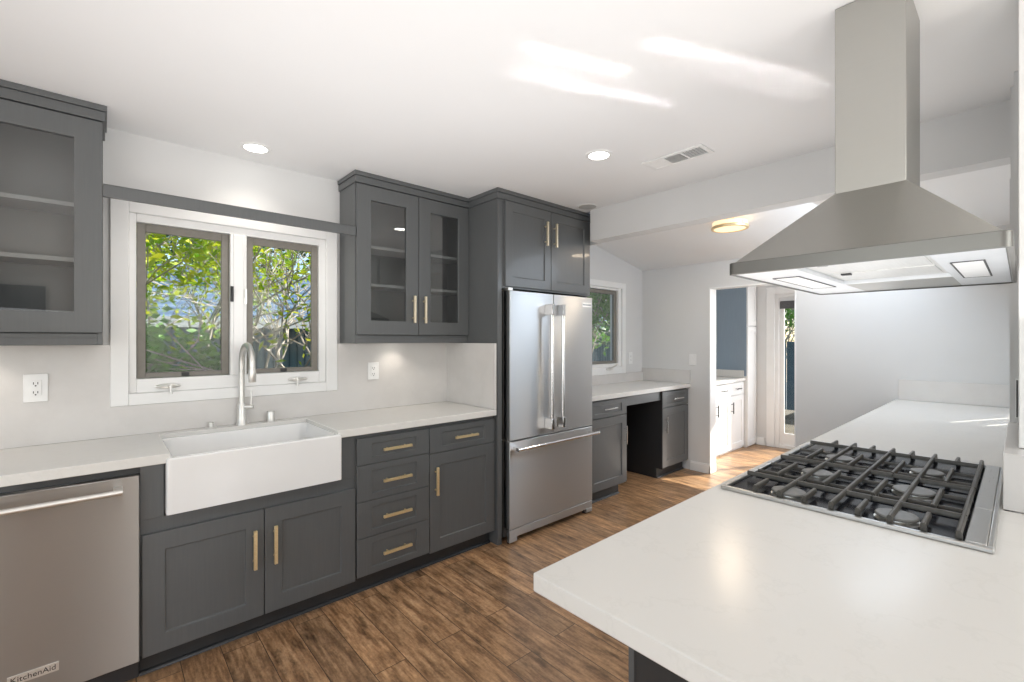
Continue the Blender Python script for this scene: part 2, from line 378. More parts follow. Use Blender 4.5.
# doorway lining and baseboards
mb = MB().box(4.695, 4.835, 2.158, 2.17, 0, 1.935).box(4.695, 4.835, 1.37, 1.382, 0, 1.935).box(4.695, 4.835, 1.382, 2.158, 1.923, 1.935)
struct(mb.build('trim_4', WHITE))
def baseboard(name, x0, x1, y0, y1, axis):
    mb = MB()
    if axis == 'x': mb.box(x0, x1, y0, y1, 0, .085); mb.box(x0+.004, x1, y0, y1, .085, .098)
    return struct(mb.build(name, WHITE, bevel=.003))
baseboard('baseboard_far', 4.686, 4.70, 2.156, 2.372, 'x')
struct(MB().box(4.686, 4.84, 2.156, 2.168, 0, .09).build('baseboard_far', WHITE, bevel=.003))
struct(MB().box(6.486, 6.50, 2.26, 2.36, 0, .10).build('baseboard_far', WHITE, bevel=.003))

# ------------------------------------------------------------------ windows
def window_double():
    w = bpy.data.objects.new('window_1', None); COL.objects.link(w); w.location = (.57, YW, 1.1); struct(w)
    x0, x1, z0, z1 = HW1; ox0, ox1, oz0, oz1 = .026, 1.123, 1.072, 2.09
    mb = MB(); yf = 2.934
    mb.box(ox0, x0, yf, YW, oz0, oz1).box(x1, ox1, yf, YW, oz0, oz1).box(x0, x1, yf, YW, z1, oz1).box(x0, x1, yf, YW, oz0, z0)
    mb.build('casing', WHITE, w, .003)
    mb = MB(); yi, yo = 2.955, 3.04
    for a, b, c, d in ((x0, .125, z0, z1), (1.015, x1, z0, z1), (.125, 1.015, z0, 1.20), (.125, 1.015, 1.99, z1)): mb.box(a, b, yi, yo, c, d)
    mb.box(.53, .611, 2.948, yo, 1.20, 1.99); mb.box(.545, .596, 2.943, 2.95, 1.20, 1.99)
    mb.build('frame', WHITE, w, .003)
    for a, b in ((.127, .528), (.613, 1.013)):
        mb = MB(); c, d = 1.202, 1.988; q = .036
        mb.box(a, a+q, 2.978, 3.0, c, d).box(b-q, b, 2.978, 3.0, c, d).box(a+q, b-q, 2.978, 3.0, c, c+.026).box(a+q, b-q, 2.978, 3.0, d-.04, d)
        s = mb.build('sash', SASH, w, .002)
        MB().box(a+q-.003, b-q+.003, 2.988, 2.992, c+.02, d-.035).build('pane', GLASS, s)
        m = (a+b)/2
        MB().box(m-.016, m+.016, 2.966, 2.979, c+.002, c+.022).box(m-.011, m+.011, 2.962, 2.967, c+.006, c+.018).build('latch', DARK, s, .001)
    # crank handles with folding arm
    for cx, sg in ((.25, 1), (.885, -1)):
        mb = MB().rings([[(cx + .055*math.cos(t)*k, yy, 1.158 + .013*math.sin(t)*k) for t in [2*PI*j/20 for j in range(20)]] for yy, k in ((2.955, 1), (2.940, 1), (2.934, .8))], True, True)
        mb.tube([(cx+.005*sg, 2.936, 1.160), (cx+.008*sg, 2.916, 1.162)], .008, 12)
        mb.tube([(cx+.008*sg, 2.917, 1.165), (cx-.022*sg, 2.915, 1.163), (cx-.045*sg, 2.918, 1.157)], [.006, .0045, .006], 8)
        mb.tube([(cx+.008*sg, 2.917, 1.165), (cx+.010*sg, 2.912, 1.145), (cx+.012*sg, 2.910, 1.118)], [.005, .004, .005], 8)
        mb.build('crank_handle', SATIN, w)
    for cx, c in ((.537, 1.655), (.603, 1.645)):
        MB().box(cx-.007, cx+.007, 2.934, 2.949, c-.045, c+.04).box(cx-.004, cx+.004, 2.926, 2.936, c-.01, c+.036).build('lock_lever', SATIN if cx > .57 else DARK, w, .001)
window_double()
def window_single():
    w = bpy.data.objects.new('window_2', None); COL.objects.link(w); w.location = (3.8, YW, 1.1); struct(w)
    x0, x1, z0, z1 = HW2; ox0, ox1, oz0, oz1 = 3.255, 4.329, 1.025, 2.016; yf = 2.934
    mb = MB().box(ox0, x0, yf, YW, oz0, oz1).box(x1, ox1, yf, YW, oz0, oz1).box(x0, x1, yf, YW, z1, oz1).box(x0, x1, yf, YW, oz0, z0)
    mb.build('casing', WHITE, w, .003)
    mb = MB(); yi, yo = 2.955, 3.04
    for a, b, c, d in ((x0, 3.37, z0, z1), (4.215, x1, z0, z1), (3.37, 4.215, z0, 1.135), (3.37, 4.215, 1.93, z1)): mb.box(a, b, yi, yo, c, d)
    mb.build('frame', WHITE, w, .003)
    a, b, c, d, q = 3.372, 4.213, 1.137, 1.928, .05
    s = MB().box(a, a+q, 2.978, 3.0, c, d).box(b-q, b, 2.978, 3.0, c, d).box(a+q, b-q, 2.978, 3.0, c, c+.03).box(a+q, b-q, 2.978, 3.0, d-.04, d).build('sash', SASH, w, .002)
    MB().box(a+q-.003, b-q+.003, 2.988, 2.992, c+.025, d-.035).build('pane', GLASS, s)
    cx = 4.02
    mb = MB().rings([[(cx + .06*math.cos(t)*k, yy, 1.082 + .014*math.sin(t)*k) for t in [2*PI*j/20 for j in range(20)]] for yy, k in ((2.936, 1), (2.924, 1), (2.920, .8))], True, True)
    mb.tube([(cx, 2.92, 1.087), (cx+.03, 2.915, 1.095), (cx+.13, 2.925, 1.125)], [.008, .006, .007], 8)
    mb.build('crank_handle', SATIN, w)
window_single()

# ------------------------------------------------------------------ sink-side counter, splash and cabinets
YD = 2.39      # door fronts
YC = YD+.02    # carcass front
SX0, SX1 = .195, .925
c = MB()
c.prism([(-1.2, 2.37), (SX0+.015, 2.37), (SX0+.015, 2.87), (SX1-.015, 2.87), (SX1-.015, 2.37), (1.984, 2.37), (1.984, 2.955), (-1.2, 2.955)], CB, CT)
tag(c.build('countertop', QUARTZ, bevel=.003), 'white quartz countertop running along the sink wall under the double window', 'countertop')
mb = MB().box(-1.2, .026, 2.94, 2.959, CT+.001, 1.372).box(.026, 1.123, 2.94, 2.959, CT+.001, 1.071).box(1.123, 1.984, 2.94, 2.959, CT+.001, 1.372)
mb.box(1.966, 1.984, 2.372, 2.94, CT+.001, 1.372)
tag(mb.build('backsplash', SPLASH), 'pale stone backsplash behind the sink, turning the corner beside the refrigerator', 'backsplash')

def carcass(name, x0, x1, parent, y0=YC, z1=CB-.002, m=CAB):
    return MB().box(x0, x1, y0, 2.955, .1, z1).build(name, m, parent, .001)
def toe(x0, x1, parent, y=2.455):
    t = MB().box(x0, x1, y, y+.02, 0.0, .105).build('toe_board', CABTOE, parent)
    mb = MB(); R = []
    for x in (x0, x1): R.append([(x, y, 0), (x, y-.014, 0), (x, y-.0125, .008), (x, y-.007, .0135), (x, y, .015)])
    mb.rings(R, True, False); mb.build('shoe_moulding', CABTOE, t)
def H(a, b, parent, m=BRASS, **k): return bar_handle(a, b, (0, -1, 0), 'handle', m, parent, **{'r': .0072, **k})

# sink cabinet
t = thing('sink_cabinet', 'charcoal two door base cabinet below the white apron sink', 'cabinet', (.57, 2.67, 0))
mb = MB().box(.113, 1.014, YC, 2.955, .1, .655).box(.113, SX0-.003, YC-.004, 2.955, .655, CB-.002).box(SX1+.003, 1.014, YC-.004, 2.955, .655, CB-.002)
mb.build('body', CAB, t, .001)
for a, b, hx in ((.119, .567, .525), (.571, 1.011, .612)):
    d = shaker(MB(), a, b, .098, .597, YD, st=.075).build('door', CAB, t, .0015)
    H((hx, YD, .335), (hx, YD, .514), d)
toe(.113, 1.014, t)
# drawer cabinet
t = thing('drawer_cabinet', 'charcoal base cabinet of four drawers right of the sink', 'cabinet', (1.245, 2.67, 0))
carcass('body', 1.016, 1.471, t)
for c0, c1 in ((.714, .860), (.515, .711), (.316, .512), (.108, .313)):
    d = shaker(MB(), 1.020, 1.469, c0, c1, YD, st=.085, rz=.034).build('drawer', CAB, t, .0015)
    zc = (c0+c1)/2; H((1.161, YD, zc), (1.336, YD, zc), d)
toe(1.014, 1.471, t)
# base cabinet beside refrigerator
t = thing('base_cabinet', 'charcoal base cabinet with one drawer over one door, beside the refrigerator', 'cabinet', (1.73, 2.67, 0))
carcass('body', 1.473, 1.986, t)
d = shaker(MB(), 1.474, 1.983, .705, .860, YD, st=.085, rz=.034).build('drawer', CAB, t, .0015); H((1.644, YD, .783), (1.822, YD, .783), d)
d = shaker(MB(), 1.474, 1.983, .10, .701, YD, st=.075).build('door', CAB, t, .0015); H((1.512, YD, .452), (1.512, YD, .622), d)
toe(1.471, 1.986, t)
# dishwasher
t = thing('dishwasher', 'stainless steel dishwasher with bar handle left of the sink', 'dishwasher', (-.19, 2.67, 0))
MB().box(-.49, .108, YC, 2.93, .02, CB-.003).build('body', CABBLACK, t)
dd = MB().box(-.49, .110, 2.372, YC, .10, .852).build('door', STEELV, t, .003)
hb = MB().tube([(-.42, 2.322, .808), (.058, 2.322, .808)], .011, 16)
for hx in (-.40, .044): hb.box(hx-.014, hx+.014, 2.322, 2.372, .797, .819)
hb.build('handle', SATIN, dd, .0015)
bp_ = MB().box(-.250, -.121, 2.369, 2.373, .180, .213).build('badge', SATIN, dd, .0008)
lettering('lettering', 'KitchenAid', .026, (-.1855, 2.3685, .1965), bp_, INK, wide=.112)
MB().box(-.49, .112, 2.45, 2.47, 0, .10).build('toe_board', CABTOE, t)
MB().box(-.49, .113, 2.404, 2.43, .853, CB-.002).build('filler_rail', CABTOE, t)
# left end cabinet beyond the frame (carries the counter)
t = thing('base_cabinet', 'charcoal base cabinet at the left end of the sink counter', 'cabinet', (-.85, 2.67, 0))
carcass('body', -1.19, -.495, t); d = shaker(MB(), -1.185, -.5, .1, .86, YD).build('door', CAB, t, .0015); H((-.54, YD, .6), (-.54, YD, .78), d); toe(-1.19, -.495, t)

# apron sink
t = thing('apron_sink', 'white farmhouse apron sink set in the quartz counter below the window', 'sink', (.56, 2.6, .67))
ys0, ys1 = 2.352, 2.868; zt, zb = .905, .672; th = .028
mb = MB()
def rr(x0, x1, y0, y1, r, z, n=6):
    out = []
    for cx, cy, a0 in ((x1-r, y0+r, -PI/2), (x1-r, y1-r, 0), (x0+r, y1-r, PI/2), (x0+r, y0+r, PI)):
        for k in range(n+1):
            a_ = a0 + PI/2*k/n; out.append((cx+r*math.cos(a_), cy+r*math.sin(a_), z))
    return out
R = [rr(SX0, SX1, ys0, ys1, .012, zb), rr(SX0, SX1, ys0, ys1, .012, zt-.006), rr(SX0+.006, SX1-.006, ys0+.006, ys1-.006, .012, zt),
     rr(SX0+th-.006, SX1-th+.006, ys0+th-.006, ys1-th+.006, .03, zt), rr(SX0+th, SX1-th, ys0+th, ys1-th, .035, zt-.008),
     rr(SX0+th+.01, SX1-th-.01, ys0+th+.01, ys1-th-.01, .045, zb+.045), rr(SX0+th+.035, SX1-th-.035, ys0+th+.035, ys1-th-.035, .05, zb+.022)]
mb.rings(R, True, True)
so_ = mb.build('basin', CERAMIC, t, .0)
MB().lathe((.56, 2.62, zb+.022), [(.045, 0), (.045, .004), (.03, .004), (.026, .001)], 24).build('drain', SATIN, t)

# faucet
fx, fy = .576, 2.897
t = thing('faucet', 'tall brushed nickel gooseneck faucet behind the sink', 'faucet', (fx, fy, CT))
MB().lathe((fx, fy, CT+.0005), [(.028, 0), (.028, .006), (.0235, .012), (.0225, .05), (.0215, .115), (.018, .12)], 24).build('base', SATIN, t)
dx, dy = .04, -.999; Rr = .10; path = [(fx, fy, CT+.11), (fx, fy, CT+.20), (fx, fy, CT+.345)]
for k in range(1, 13):
    a_ = PI*k/12; path.append((fx+dx*Rr*(1-math.cos(a_)), fy+dy*Rr*(1-math.cos(a_)), CT+.345+Rr*math.sin(a_)))
ex, ey = fx+dx*2*Rr, fy+dy*2*Rr
path.append((ex, ey, CT+.315))
MB().tube(path, .0155, 16).build('spout', SATIN, t)
MB().lathe((ex, ey, CT+.250), [(.0165, 0), (.0185, .003), (.0185, .06), (.0165, .07)], 20).build('spray_head', SATIN, t)
hh = MB().tube([(fx+.012, fy-.012, CT+.10), (fx+.05, fy-.035, CT+.10)], .0115, 14)
hh.tube([(fx+.040, fy-.029, CT+.10), (fx+.042, fy-.03, CT+.19)], [.0045, .0035], 8); hh.build('lever', SATIN, t)
mb = MB().lathe((.724, 2.90, CT+.0005), [(.024, 0), (.024, .004), (.0215, .006), (.0215, .056), (.019, .060)], 24)
tag(mb.build('air_gap_cap', SATIN), 'short brushed nickel cylinder cap on the counter right of the faucet', 'air gap cap')
mb = MB().lathe((.432, 2.90, CT+.0005), [(.026, 0), (.026, .004), (.012, .006), (.012, .022), (.015, .024), (.015, .03)], 24)
tag(mb.build('disposal_button', SATIN), 'small round nickel button on the counter left of the faucet', 'sink button')

# outlets and switches
def outlet(name, label, x0, x1, z0, z1, y, sockets=True, group=None):
    t = thing(name, label, 'wall outlet' if sockets else 'light switch', ((x0+x1)/2, y, z0), group)
    MB().box(x0, x1, y-.006, y-.0005, z0, z1).build('cover_plate', WPLAS, t, .002)
    cx, cz = (x0+x1)/2, (z0+z1)/2; hw = (x1-x0)*.235
    f = MB().box(cx-hw, cx+hw, y-.009, y-.005, cz-.034, cz+.034).build('insert', WPLAS, t, .001)
    if sockets:
        for s in (-1, 1):
            mb = MB(); zz = cz+s*.02
            mb.box(cx-.008, cx-.0055, y-.0096, y-.0085, zz-.004, zz+.006).box(cx+.0055, cx+.008, y-.0096, y-.0085, zz-.004, zz+.006)
            mb.tube([(cx, y-.0085, zz-.010), (cx, y-.0097, zz-.010)], .003, 8); mb.build('socket_slots', DARK, f)
    return t
outlet('wall_outlet', 'white wall outlet on the backsplash under the left glass cabinet', -.262, -.184, 1.12, 1.245, 2.94)
outlet('wall_outlet', 'white wall outlet on the backsplash between window and refrigerator', 1.328, 1.406, 1.127, 1.243, 2.94)
outlet('wall_outlet', 'white wall outlet right of the small window over the desk counter', 4.415, 4.487, 1.12, 1.255, YW)
def plate_x(name, label, cat, y0, y1, z0, z1, x):
    t = thing(name, label, cat, (x, (y0+y1)/2, z0)); cy, cz = (y0+y1)/2, (z0+z1)/2
    MB().box(x-.006, x-.0005, y0, y1, z0, z1).build('cover_plate', WPLAS, t, .002)
    MB().box(x-.009, x-.005, cy-.017, cy+.017, cz-.034, cz+.034).build('rocker', WPLAS, t, .001)
plate_x('light_switch', 'white light switch on the far wall left of the doorway', 'light switch', 2.308, 2.388, 1.122, 1.243, 4.70)
# narrow dark slotted plate on the right wall end above the ledge
t = thing('wall_outlet', 'outlet plate seen edge-on at the right wall above the counter ledge', 'wall outlet', (2.585, -.017, 1.1))
MB().box(2.576, 2.5845, -.05, .016, 1.10, 1.25).build('cover_plate', WPLAS, t, .001)
MB().box(2.5735, 2.577, .0095, .0135, 1.105, 1.245).build('socket_slots', VENTG, t)

# ------------------------------------------------------------------ upper cabinets
YU = 2.695
def upper(name, label, x0, x1, doors, y0=YU, left_side=True, crown_left=True, crown_right=True):
    t = thing(name, label, 'cabinet', ((x0+x1)/2, 2.83, 1.375)); yc = y0+.02; th = .018
    mb = MB().box(x0, x0+th, yc, 2.958, 1.375, 2.36).box(x1-th, x1, yc, 2.958, 1.375, 2.36)
    mb.box(x0+th, x1-th, yc, 2.958, 1.405, 1.425).box(x0+th, x1-th, yc, 2.958, 2.335, 2.36).box(x0+th, x1-th, 2.948, 2.958, 1.425, 2.335)
    mb.box(x0+th, x1-th, yc, yc+.018, 1.375, 1.405)
    mb.build('body', CAB, t, .001)
    for z in (1.735, 1.975): MB().box(x0+th+.001, x1-th-.001, yc+.03, 2.947, z, z+.018).build('shelf', SHELF, t, .001)
    for a, b, hx in doors:
        d = shaker(MB(), a, b, 1.428, 2.352, y0, st=.090, rz=.088, glassy=True).build('door', CAB, t, .0015)
        MB().box(a+.086, b-.086, y0+.012, y0+.015, 1.51, 2.27).build('pane', CABGLASS, d)
        H((hx, y0, 1.507), (hx, y0, 1.686), d, BRASS_PALE)
    a, b = x0-(.008 if crown_left else 0), x1+(.008 if crown_right else 0); a2, b2_ = x0-(.014 if crown_left else 0), x1+(.014 if crown_right else 0)
    MB().box(a, b, y0-.006, 2.958, 2.357, 2.397).box(a2, b2_, y0-.014, 2.958, 2.399, CE-.001).box(a+.003, b-.003, y0, 2.958, 2.395, 2.401).build('crown_moulding', CAB, t, .0015)
    return t
upper('glass_wall_cabinet', 'charcoal glass front wall cabinet left of the window, cut by the picture edge', -.852, .000, [(-.848, -.427, -.465), (-.423, -.002, -.39)])
upper('glass_wall_cabinet', 'charcoal wall cabinet with two glass doors right of the window', 1.146, 1.992, [(1.150, 1.575, 1.531), (1.579, 1.990, 1.613)], crown_right=False)
# puck light under the right cabinet
for px_, lab in ((1.50, 'small puck light under the glass wall cabinet beside the refrigerator'), (-.42, 'small puck light under the glass wall cabinet at the left edge')):
    t = thing('puck_light', lab, 'light', (px_, 2.84, 1.39))
    MB().lathe((px_, 2.84, 1.392), [(.034, 0), (.034, .012)], 24).build('housing', SATIN, t)
    MB().lathe((px_, 2.84, 1.389), [(.026, 0), (.026, .002)], 24).build('lens', LAMPON, t)
    ld = bpy.data.lights.new('puck_lamp', 'SPOT'); ld.energy = 1.6; ld.spot_size = math.radians(120); ld.spot_blend = .6; ld.shadow_soft_size = .02; ld.color = (1, .9, .78)
    lo = bpy.data.objects.new('puck_lamp', ld); COL.objects.link(lo); lo.location = (px_, 2.84, 1.383)
# valance board across the window head
mb = MB().box(.001, 1.145, 2.70, 2.718, 2.030, 2.082).box(.001, 1.145, 2.698, 2.80, 2.082, 2.086)
tag(mb.build('valance_board', CAB, bevel=.001), 'charcoal valance board spanning the window head between the wall cabinets', 'valance')

# ------------------------------------------------------------------ refrigerator enclosure and refrigerator
t = thing('refrigerator_surround', 'tall charcoal surround with two doors above the refrigerator', 'cabinet', (2.48, 2.66, 0))
YF = 2.37
MB().box(1.993, 2.03, YF, 2.955, 0, 2.357).build('side_panel', CAB, t, .0015)
MB().box(2.962, 2.984, YF+.03, 2.955, 0, 2.357).build('side_panel', CAB, t, .0015)
MB().box(2.03, 2.984, YF, 2.955, 1.752, 2.357).build('body', CAB, t, .0015)
for a, b, hx in ((2.048, 2.497, 2.432), (2.501, 2.954, 2.53)):
    d = shaker(MB(), a, b, 1.765, 2.350, YF-.02, st=.065).build('door', CAB, t, .0015)
    H((hx, YF-.02, 2.085), (hx, YF-.02, 2.262), d, BRASS_PALE)
MB().box(1.983, 2.990, YF-.010, 2.958, 2.357, 2.397).box(1.978, 2.996, YF-.018, 2.958, 2.399, CE-.001).box(1.985, 2.987, YF-.005, 2.958, 2.395, 2.401).build('crown_moulding', CAB, t, .0015)

t = thing('refrigerator', 'stainless steel french door refrigerator with bottom freezer drawer', 'refrigerator', (2.49, 2.6, 0))
fx0, fx1, fd = 2.052, 2.942, 2.312
MB().box(fx0+.006, fx1-.006, 2.385, 2.93, .03, 1.735).build('body', GREYSIDE, t, .003)
for a, b in ((fx0, 2.483), (2.488, fx1)):
    d = MB().box(a, b, fd, 2.378, .708, 1.733).build('door', STEELF, t, .004)
    hx = 2.405 if a < 2.2 else 2.522
    mb = MB().tube([(hx, 2.252, .80), (hx, 2.252, 1.60)], .0125, 16)
    for zz in ((.752, .830), (1.575, 1.652)):
        mb.box(hx-.014, hx+.014, 2.238, fd, *zz)
    mb.build('handle', CHROME, d, .003)
    if a > 2.2:
        bd = MB().box(2.815, 2.925, fd-.002, fd+.001, 1.655, 1.690).build('badge', SATIN, d)
        lettering('lettering', 'KitchenAid', .018, (2.87, fd-.0028, 1.673), bd, INK, wide=.095)
d = MB().box(fx0, fx1, fd, 2.378, .105, .700).build('freezer_drawer', STEELF, t, .004)
mb = MB().tube([(fx0+.02, 2.252, .655), (fx1-.02+.03, 2.252, .655)], .0125, 16)
for hx in (fx0+.045, fx1-.035): mb.box(hx-.016, hx+.016, 2.25, fd, .643, .667)
mb.build('handle', CHROME, d, .0015)
mb = MB().prism([(0, 0)]*0 or [(fx0, fd+.003), (fx1, fd+.003), (fx1, fd+.03), (fx0, fd+.03)], .045, .100)
mb.box(fx0, fx0+.07, fd+.003, fd+.03, .015, .045).box(fx1-.07, fx1, fd+.003, fd+.03, .015, .045)
mb.build('kick_plate', STEELF, t, .002)
for zz in (1.735, .700):
    MB().box(fx0+.005, fx0+.045, fd+.02, fd+.10, zz-.001, zz+(.02 if zz > 1 else .007)).build('hinge', SATIN, t, .002)
for fxx in (fx0+.03, fx1-.05):
    for fyy in (fd+.045, 2.85): MB().lathe((fxx, fyy, 0), [(.016, 0), (.016, .01), (.008, .012), (.008, .035)], 12).build('foot', DARK, t)

# ------------------------------------------------------------------ desk run by the small window
tag(MB().box(2.990, 4.698, 2.37, 2.938, CB, CT).build('countertop', QUARTZ, bevel=.003), 'white quartz desk countertop under the small window beside the refrigerator', 'countertop')
tag(MB().box(2.990, 4.684, 2.94, 2.958, CB, 1.024).box(4.684, 4.699, 2.372, 2.958, CT+.001, 1.068).build('backsplash', SPLASH, bevel=.001), 'low stone upstand around the desk countertop corner', 'backsplash')
t = thing('desk_cabinet', 'grey desk base cabinet directly right of the refrigerator', 'cabinet', (3.27, 2.67, 0))
carcass('body', 2.992, 3.540, t)
d = shaker(MB(), 3.0, 3.538, .727, .868, YD, st=.075, rz=.034).build('drawer', CAB, t, .0015); H((3.17, YD, .80), (3.36, YD, .80), d, CHROME, r=.005)
d = shaker(MB(), 3.0, 3.538, .112, .720, YD, st=.07).build('door', CAB, t, .0015); H((3.498, YD, .46), (3.498, YD, .625), d, CHROME, r=.005)
toe(2.992, 3.50, t)
t = thing('desk_cabinet', 'grey desk base cabinet against the far wall, right of the knee space', 'cabinet', (4.42, 2.67, 0))
carcass('body', 4.158, 4.684, t)
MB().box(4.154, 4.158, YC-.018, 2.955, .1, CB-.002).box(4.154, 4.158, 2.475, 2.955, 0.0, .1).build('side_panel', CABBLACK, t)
d = shaker(MB(), 4.16, 4.682, .715, .868, YD, st=.075, rz=.034).build('drawer', CAB, t, .0015); H((4.33, YD, .792), (4.53, YD, .792), d, CHROME, r=.005)
d = shaker(MB(), 4.16, 4.682, .110, .708, YD, st=.07).build('door', CAB, t, .0015); H((4.20, YD, .46), (4.20, YD, .62), d, CHROME, r=.005)
toe(4.154, 4.684, t)
t = thing('desk_apron', 'grey apron rail and shade-darkened back panel closing the desk knee space', 'desk apron', (3.85, 2.6, 0))
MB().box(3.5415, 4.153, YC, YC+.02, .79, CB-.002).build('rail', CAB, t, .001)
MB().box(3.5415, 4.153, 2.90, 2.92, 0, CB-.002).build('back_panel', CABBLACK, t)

# ------------------------------------------------------------------ peninsula
IX, IY = .653, .665
pc = MB().prism([(IX, -.90), (1.868, -.90), (1.868, .034), (4.698, .034), (4.698, IY), (IX, IY)], .886, CT)
tag(pc.build('countertop', QUARTZ, bevel=.003), 'long white quartz peninsula countertop around the gas cooktop', 'countertop')
tag(MB().box(4.684, 4.699, .036, .652, CT+.001, 1.082).build('backsplash', SPLASH, bevel=.001), 'low stone upstand at the far end of the peninsula counter', 'backsplash')
t = thing('peninsula_cabinet', 'shade-darkened charcoal peninsula base cabinets under the overhanging counter', 'cabinet', (2.8, .33, 0))
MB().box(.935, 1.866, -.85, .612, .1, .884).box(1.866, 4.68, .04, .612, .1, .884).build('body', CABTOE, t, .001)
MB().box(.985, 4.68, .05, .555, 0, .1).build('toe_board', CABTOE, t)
MB().box(.929, .935, -.80, .60, .1, .884).build('end_panel', CABTOE, t, .001)  # charcoal panel and body darkened, shade under the counter put into the colour
xs = [.94, 1.42, 1.93, 2.44, 2.98, 3.52, 4.06, 4.66]
for a, b in zip(xs, xs[1:]):
    d = shaker(MB(), a+.002, b-.002, .11, .868, .632, s=1, st=.065).build('door', CAB, t, .0015)
    bar_handle((b-.05, .632, .60), (b-.05, .632, .78), (0, 1, 0), 'handle', BRASS, d)

# cooktop
kx0, kx1, ky0, ky1 = 1.463, 2.432, .040, .640
t = thing('gas_cooktop', 'stainless gas cooktop with black cast iron grates set in the peninsula', 'cooktop', ((kx0+kx1)/2, (ky0+ky1)/2, CT))
zf = CT+.012; sx = .088
mb = MB().box(kx0, kx0+.016, ky0, ky1, CT+.0005, zf).box(kx1-.016, kx1, ky0, ky1, CT+.0005, zf).box(kx0+.016, kx1-.016, ky1-.014, ky1, CT+.0005, zf)
mb.box(kx0+.016, kx1-.016, ky0, ky0+.012, CT+.0005, zf)
mb.build('rim', STEEL, t, .003)
MB().box(kx0+.016, 1.79, ky0+.012, sx, CT+.0005, zf+.002).box(1.792, kx1-.016, ky0+.012, sx, CT+.0005, zf+.002).build('side_strip', STEEL, t, .002)
mb = MB().box(kx0+.016, kx1-.016, sx, ky1-.014, CT+.0005, CT+.003)
mb.build('burner_tray', ENAMEL, t)
ribs = MB()
for k in range(5):
    yy = .15+.1*k; 
for xx in (1.69, 1.98): ribs.box(xx-.02, xx+.02, sx+.01, ky1-.03, CT+.003, CT+.006)
ribs.build('tray_rib', ENAMEL, t, .002)
BX = (1.545, 1.835, 2.125); BY = (.218, .470)
for bx in BX:
    for by in BY:
        r = .050 if (bx, by) != (BX[1], BY[0]) else .056
        bb = MB().lathe((bx, by, CT+.003), [(r*.95, 0), (r*.95, .004), (r*.72, .005), (r*.70, .010), (r*.80, .0105)], 28).build('burner', SATIN, t)
        MB().lathe((bx, by, CT+.0135), [(r*.90, 0), (r*.92, .003), (r*.86, .006), (r*.5, .007)], 32).build('burner_cap', BCAP, bb)
zg0, zg1 = CT+.016, CT+.030
def bar(mb, x0, y0, x1, y1, w=.0055, z0=zg0, z1=zg1):
    d = Vector((x1-x0, y1-y0)); d.normalize(); n = Vector((-d.y, d.x))*w; n2 = n*.55
    R = []
    for x, y in ((x0, y0), (x1, y1)):
        R.append([(x+n.x, y+n.y, z0), (x+n.x, y+n.y, z1-.004), (x+n2.x, y+n2.y, z1), (x-n2.x, y-n2.y, z1), (x-n.x, y-n.y, z1-.004), (x-n.x, y-n.y, z0)])
    mb.rings(R, True, False)
gx0, gx1 = kx0+.022, kx1-.024
def foot(mb, x, y): mb.box(x-.006, x+.006, y-.0065, y+.0065, CT+.003, zg0+.002)
cross = (1.635, 1.955, 2.325)
for (ya, yb, longs, fing) in ((.095, .285, (.098, .222), (.158, .272)), (.291, .455, (.350,), (.300, .412)), (.461, .620, (.480,), (.545,))): pass
def grate(ya, yb, longs, fing):
    mb = MB()
    for yy in longs:
        bar(mb, gx0, yy, gx1+.01, yy); foot(mb, gx0+.007, yy); foot(mb, gx1, yy)
    for xx in cross: bar(mb, xx, ya, xx, yb)
    for yy in fing:
        bar(mb, gx0, yy, gx0+.105, yy); foot(mb, gx0+.007, yy)
        bar(mb, cross[0]+.035, yy, cross[1]-.085, yy); bar(mb, cross[1]+.02, yy, cross[2]-.13, yy); bar(mb, cross[2], yy, gx1+.01, yy); foot(mb, gx1, yy)
        # lower link carrying the finger tips
        for q0, q1 in ((cross[0]+.05, cross[1]-.1), (cross[1]+.035, cross[2]-.145)):
            pass
    for q in (cross[0]+.09, cross[1]-.10, cross[1]+.09, cross[2]-.14):
        bar(mb, q, ya, q, yb, .0045, zg0-.008, zg0+.002)
    return mb.build('grate', IRON, t, .0012)
grate(.092, .284, (.098, .224), (.160,))
grate(.286, .474, (.350,), (.290, .414))
grate(.476, .622, (.478,), (.545,))
for xx in cross:   # ends of the cross bars resting on the left rim
    pass

# ------------------------------------------------------------------ range hood
t = thing('range_hood', 'stainless steel pyramid range hood hanging from the ceiling over the cooktop', 'range hood', (1.945, .32, 1.6))
hx0, hx1, hy0, hy1 = 1.460, 2.432, .012, .617; hz0, hz1 = 1.600, 1.638
def rrect(x0, x1, y0, y1, r, z, n=5): return rr(x0, x1, y0, y1, r, z, n)
mb = MB(); rw = .012
mb.rings([rrect(hx0+rw, hx1-rw, hy0+rw, hy1-rw, .015, hz0+.006), rrect(hx0+rw*.6, hx1-rw*.6, hy0+rw*.6, hy1-rw*.6, .015, hz0), rrect(hx0, hx1, hy0, hy1, .022, hz0+.0015), rrect(hx0, hx1, hy0, hy1, .022, hz1-.0015), rrect(hx0+.0015, hx1-.0015, hy0+.0015, hy1-.0015, .021, hz1), rrect(hx0+rw, hx1-rw, hy0+rw, hy1-rw, .015, hz1), rrect(hx0+rw, hx1-rw, hy0+rw, hy1-rw, .015, hz0+.006)], False, False)
mb.build('rim_band', BANDST, t)
cx0, cx1, cy0, cy1 = 1.693, 1.955, .218, .387; zc = 1.850
mb = MB(); a = rrect(hx0+.010, hx1-.010, hy0+.010, hy1-.010, .002, hz1-.004, 1); b_ = rrect(cx0-.002, cx1+.002, cy0-.002, cy1+.002, .002, zc, 1)
mb.rings([a, b_], False, False); mb.build('canopy', HOODST, t)
mb = MB().box(cx0, cx1, cy0, cy1, zc-.004, CE-.002)
mb.build('chimney', HOODST, t, .0015)
